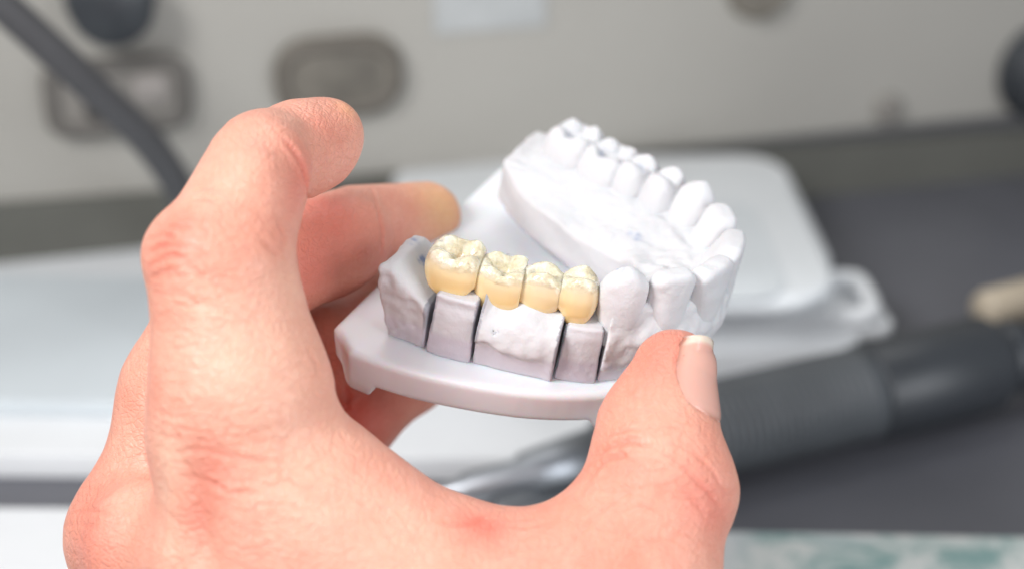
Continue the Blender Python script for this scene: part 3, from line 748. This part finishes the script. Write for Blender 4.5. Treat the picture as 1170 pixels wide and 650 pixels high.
p0_, p1_ = fl-dd_*35, fr+dd_*35
desk = slab('desk', [p0_, p1_, p1_+nn_*75, p0_+nn_*75], -2.5, 0, GREYDESK)
tag(desk, 'dark grey bench top on which the tools and white trays lie', 'desk', kind='structure')
edge = slab('desk_edge', [p0_-nn_*3.2, p1_-nn_*3.2, p1_-nn_*.004, p0_-nn_*.004], -2.5, .06, MARB)
tag(edge, 'pale marbled strip with teal flecks along the front of the bench', 'desk edge', kind='structure')

# machine housing behind the bench (a beige metal panel, its left side closer)
WL, WR = on_desk(0, 322), on_desk(1170, 196)
wd = (WR-WL); wd[2] = 0; wd /= np.linalg.norm(wd); wn = np.array([wd[1], -wd[0], 0])     # toward the viewer
BEIGE = simple('beige_painted_metal', (.43, .415, .38), .45, var=.05, nscale=8).m
DARKB = simple('dark_brown_plastic', (.06, .055, .05), .5).m
BLACK = simple('black_plastic', (.04, .045, .052), .38).m
OLIVE = simple('olive_shadow_plinth', (.12, .12, .105), .5).m
def on_wall(x, y, off=0.):
    r = ray(x, y); t = ((WL+wn*off-EYE)@wn)/(r@wn); return EYE+r*t
hroot = root('machine_housing', (WL+WR)/2)
tag(hroot, 'beige metal machine housing with dark vents and knobs standing behind the bench', 'machine')
wc = (WL+WR)/2
rbox('housing_panel', wc+np.array([0, 0, 18.2])-wn*2.0, wd*70, wn*2.0, np.array([0, 0, 16.2]), BEIGE, hroot, r=.4)
pa, pb = wc-wd*69, wc+wd*69; hA, hB = 3.6, .05
ha_ = WL+(WR-WL)*0; zz = lambda p: max(.2, 1.7-1.6*((p-WL)@wd)/np.linalg.norm(WR-WL))
pv = []
for p in (pa, pb):
    for off in (.25, -.1):
        for z in (.0, zz(p)): b_ = p+wn*off; pv.append((b_[0], b_[1], z))
mesh_obj('shadow_plinth', pv, [[0, 1, 5, 4], [1, 3, 7, 5], [2, 6, 7, 3], [0, 2, 3, 1], [4, 5, 7, 6]], OLIVE, hroot, smooth=False)  # dark wedge: shadow band at the panel's foot, coloured in as a skirting
def wall_ring(name, x, y, rx, ry, r, mat, power=3.2, n=48):
    c = on_wall(x, y, .35); P = []
    for k in range(n+1):
        a = 2*math.pi*k/n; ca, sa = math.cos(a), math.sin(a); P.append(c+wd*rx*math.copysign(abs(ca)**(2/power), ca)+np.array([0, 0, 1.])*ry*math.copysign(abs(sa)**(2/power), sa))
    return tube(name, P, r, mat, hroot, 12)
VENTD = simple('vent_grille', (.17, .155, .13), .6, var=.5, nscale=45).m; VENTD2 = simple('vent_rim', (.145, .13, .11), .6).m
GREYM = simple('grey_socket_plate', (.24, .225, .205), .5).m
def wall_plate(name, x, y, rx, ry, mat, th=.25, off=.2, corner=.8):
    c = on_wall(x, y, off); return rbox(name, c, wd*rx, np.array([0, 0, ry]), wn*th, mat, hroot, r=min(.2, th*.8), corner=corner)
wall_plate('vent', 388, 88, 2.0, 1.3, VENTD, corner=1.1); wall_ring('vent_rim', 388, 88, 1.75, 1.05, .24, VENTD2, 2.6)
wall_plate('socket', 135, 110, 2.05, 1.1, GREYM, corner=.4); wall_ring('socket_frame', 135, 110, 1.9, .95, .26, simple('socket_frame', (.15, .14, .128), .5).m, 6)
wall_plate('socket_hole', 118, 118, .55, .55, DARKB, .15, .42, .3); wall_plate('socket_insert', 172, 100, .5, .4, simple('pale_insert', (.36, .33, .31), .5).m, .15, .42, .2)
wall_plate('label_plate', 560, 6, 1.8, .8, simple('pale_label', (.47, .485, .485), .5).m, .05, .06, .1)
def knob(x, y, r, mat, h=1.5):
    c = on_wall(x, y, 0); return lathe('knob', c, c+wn*h, [(0, r*1.05), (.15, r*1.05), (.2, r), (.9, r*.95), (1, r*.85)], mat, hroot)
knob(125, -6, 1.25, BLACK); knob(1192, 80, 1.7, BLACK); knob(1014, 124, .5, GREYM, .3); knob(865, -14, 1.0, VENTD, .5)
# flexible arm crossing the panel
armo = tube('flexible_arm', [on_wall(-60, -50, 6), on_wall(30, 30, 6), on_wall(110, 105, 5.5), on_wall(180, 170, 4.5), on_wall(230, 260, 3), on_wall(250, 330, 1.2)], .46, simple('dark_grey_sheath', (.075, .075, .08), .5).m)
tag(armo, 'dark flexible arm slanting down in front of the beige machine at upper left', 'flexible arm')

# ------------------------------------------------------------------ white trays and papers
WHITE = simple('white_plastic', (.78, .80, .82), .35, var=.02).m
MILK = simple('milky_plastic', (.74, .77, .79), .3, var=.04, nscale=20).m
PAPER = simple('paper', (.76, .78, .80), .7, var=.02).m
PAPERB = simple('paper_grey', (.58, .63, .66), .7, var=.06, nscale=12).m
# container: front-right bottom corner near (965,375)
def box_between(name, x0, x1, ybase, depth, z0, z1, mat, parent, rot=0, corner=1.5, r=.35, k=1.0):
    a, b = on_desk(x0, ybase, z0), on_desk(x1, ybase, z0); ca, sa = math.cos(math.radians(rot)), math.sin(math.radians(rot))
    ux = np.array([ca, sa, 0]); uy = np.array([-sa, ca, 0]); w = np.linalg.norm(b-a)/2
    c = (a+b)/2+uy*depth/2; c[2] = (z0+z1)/2
    return rbox(name, c, ux*w*k, uy*depth/2*k, np.array([0, 0, (z1-z0)/2]), mat, parent, r=min(r, (z1-z0)*.45), corner=corner)
cr_ = root('container', on_desk(760, 370)); tag(cr_, 'milky white lidded plastic box standing behind the dental model', 'container')
box_between('box', 440, 960, 366, 9.5, .92, 2.3, WHITE, cr_, rot=2, corner=1.6)
box_between('lid', 436, 968, 366, 9.9, 2.31, 2.9, MILK, cr_, rot=2, corner=1.8)
box_between('lid_panel', 520, 905, 345, 6.6, 2.905, 3.0, simple('lid_panel_plastic', (.68, .72, .745), .4).m, cr_, rot=2, corner=1.0, r=.03)
# stacked sheets beneath
s1 = box_between('paper_stack', 430, 985, 436, 8, .0, .9, PAPER, None, rot=1, corner=.3, r=.05); tag(s1, 'stack of white papers lying in front of the milky white box', 'paper stack')
tr = root('tray', on_desk(980, 350)); tag(tr, 'small white tray end with a raised rim right of the white box', 'tray')
rb = on_desk(968, 430, .0)
rbox('tray_base', rb+np.array([-2, 2.2, 1.05]), (3.2, .3, 0), (-.2, 1.9, 0), (0, 0, .2), WHITE, tr, r=.15, corner=.5)
pr = [rb+np.array(v) for v in ((-4, .5, 1.5), (.4, .6, 1.5), (.8, .9, 1.5), (.75, 2.8, 1.5), (.5, 3.1, 1.5), (-4, 3.0, 1.5))]
tube('rim', pr, .28, WHITE, tr)
fs0, fs1 = on_desk(-500, 592, .09), on_desk(560, 600, .09)
s4 = slab('paper_sheet', [fs0-nn_*5, fs1-nn_*5, fs1+nn_*.6, fs0+nn_*.6], .065, .09, PAPER); tag(s4, 'loose white sheet on the front edge of the bench at bottom left', 'paper sheet')
# left sheets
s2 = box_between('booklet', -160, 700, 548, 12.5, .0, .7, PAPER, None, rot=-1, corner=.3, r=.05); tag(s2, 'flat white booklet lying under and left of the hand', 'booklet')
s3 = box_between('folder', -220, 420, 476, 7.6, .72, 1.15, PAPERB, None, rot=-2, corner=.3, r=.05); tag(s3, 'pale grey blue folder on top of the white booklet left of the hand', 'folder')

# ------------------------------------------------------------------ handpiece
RUB = simple('black_rubber', (.10, .11, .12), .42, var=.1).m
STEEL = simple('brushed_steel', (.36, .38, .41), .42, metal=1).m
BRASS = simple('cream_collar', (.55, .47, .36), .4).m
R0 = 1.3
ha, hb = on_desk(690, 520, R0), on_desk(1135, 412, R0)
dv = (hb-ha); Lh = np.linalg.norm(dv); dv /= Lh
hr = root('handpiece', (ha+hb)/2*np.array([1, 1, 0])); tag(hr, 'black motor handpiece with a ribbed grip lying on the grey bench at right', 'handpiece')
KR = .82
def kr(p): return [(t, r_*KR) for t, r_ in p]
def prof_ribs(t0, t1, r, n):
    out = []
    for i in range(n):
        a = t0+(t1-t0)*i/n; b = t0+(t1-t0)*(i+1)/n; w = b-a; out += [(a, r-.10), (a+.25*w, r-.11), (a+.35*w, r), (a+.85*w, r), (a+.95*w, r-.11)]
    return out
lathe('grip', ha, hb, kr([(-.03, .7), (0, 1.1), (.06, 1.35)]+prof_ribs(.08, .62, 1.45, 28)+[(.64, 1.5)]), RUB, hr)
lathe('motor_sleeve', ha, hb, kr([(.642, 1.45), (.65, 1.53), (.97, 1.53), (1.0, 1.3)]), BLACK, hr)
lathe('rear_collar', hb-dv*.1, hb+dv*2.6, kr([(0, 1.15), (.3, 1.2), (.35, 1.0), (1, 1.0)]), BLACK, hr)
lathe('end_cap', hb+dv*2.6, hb+dv*5.5, kr([(0, 1.25), (.6, 1.3), (1, 1.0)]), BLACK, hr)
lathe('nose', ha-dv*4.6, ha+dv*.05, kr([(0, .26), (.2, .34), (.22, .46), (.5, .50), (.55, .66), (1, .92)]), STEEL, hr)
lathe('chuck', ha-dv*6.2, ha-dv*4.6, kr([(0, .18), (.5, .2), (.55, .3), (1, .3)]), STEEL, hr)
ck = on_desk(1118, 374, .0); cork = lathe('stopper', ck+np.array([0, 0, .55]), ck+np.array([1.9, .9, .55]), [(0, .45), (.1, .55), (.9, .6), (1, .5)], BRASS); tag(cork, 'small beige stopper lying behind the black handpiece at right', 'stopper')
t2 = lathe('handpiece_stand', on_desk(560, 590, .62), on_desk(672, 575, .62), [(0, .4), (.05, .55), (.45, .6), (.5, .45), (1, .45)], RUB); tag(t2, 'dark short tool lying below the dental model beside the thumb', 'tool')
t2.name = 'rotary_tool'

# ------------------------------------------------------------------ floor beneath and lights
flo = slab('floor', [(-120, -60, 0), (120, -60, 0), (120, 160, 0), (-120, 160, 0)], -76, -75, simple('floor_tiles', (.3, .3, .3), .6).m); tag(flo, 'plain grey floor under the bench', 'floor', kind='structure')

def area(name, loc, target, size, power, colr=(1, 1, 1), sy=None):
    L = bpy.data.lights.new(name, 'AREA'); L.energy = power; L.color = colr; L.shape = 'RECTANGLE'; L.size = size*S; L.size_y = (sy or size)*S
    o = bpy.data.objects.new(name, L); col.objects.link(o); o.location = Vector(np.array(loc)*S)
    o.rotation_euler = (Vector(np.array(target)*S)-o.location).to_track_quat('-Z', 'Y').to_euler(); return o
mc = m2w((2.5, 0, 0))
area('key_softbox', mc+np.array([-32, -26, 35]), mc, 18, 3.1, (1, .99, .985))
area('fill_softbox', mc+np.array([34, -26, 7]), mc, 30, 1.25, (.93, .96, 1))
area('front_fill', np.array([-4, -14, 34]), mc, 14, .48, (1, .99, .98))  # added fill light above the camera, brightens the plate's front side
area('top_panel', mc+np.array([0, 42, 60]), mc+np.array([0, 24, 0]), 55, 2.1, (1, .99, .97))
w = bpy.data.worlds.new('World'); sc.world = w; w.use_nodes = True
w.node_tree.nodes['Background'].inputs[0].default_value = (.93, .95, 1, 1); w.node_tree.nodes['Background'].inputs[1].default_value = .24

# ------------------------------------------------------------------ camera
cd = bpy.data.cameras.new('camera'); cam = bpy.data.objects.new('camera', cd); col.objects.link(cam); sc.camera = cam
cam.location = Vector(EYE*S); cam.rotation_euler = (math.pi/2-PITCH, 0, 0)
cd.lens = 60; cd.sensor_width = 36; cd.clip_start = .01; cd.clip_end = 50
cd.dof.use_dof = True; cd.dof.focus_distance = .268; cd.dof.aperture_fstop = 9.0; cd.dof.aperture_blades = 0
sc.view_settings.view_transform = 'Standard'; sc.view_settings.look = 'None'; sc.view_settings.exposure = 0; sc.view_settings.gamma = 1
for o in col.objects:
    if '_o' in o.keys(): del o['_o']
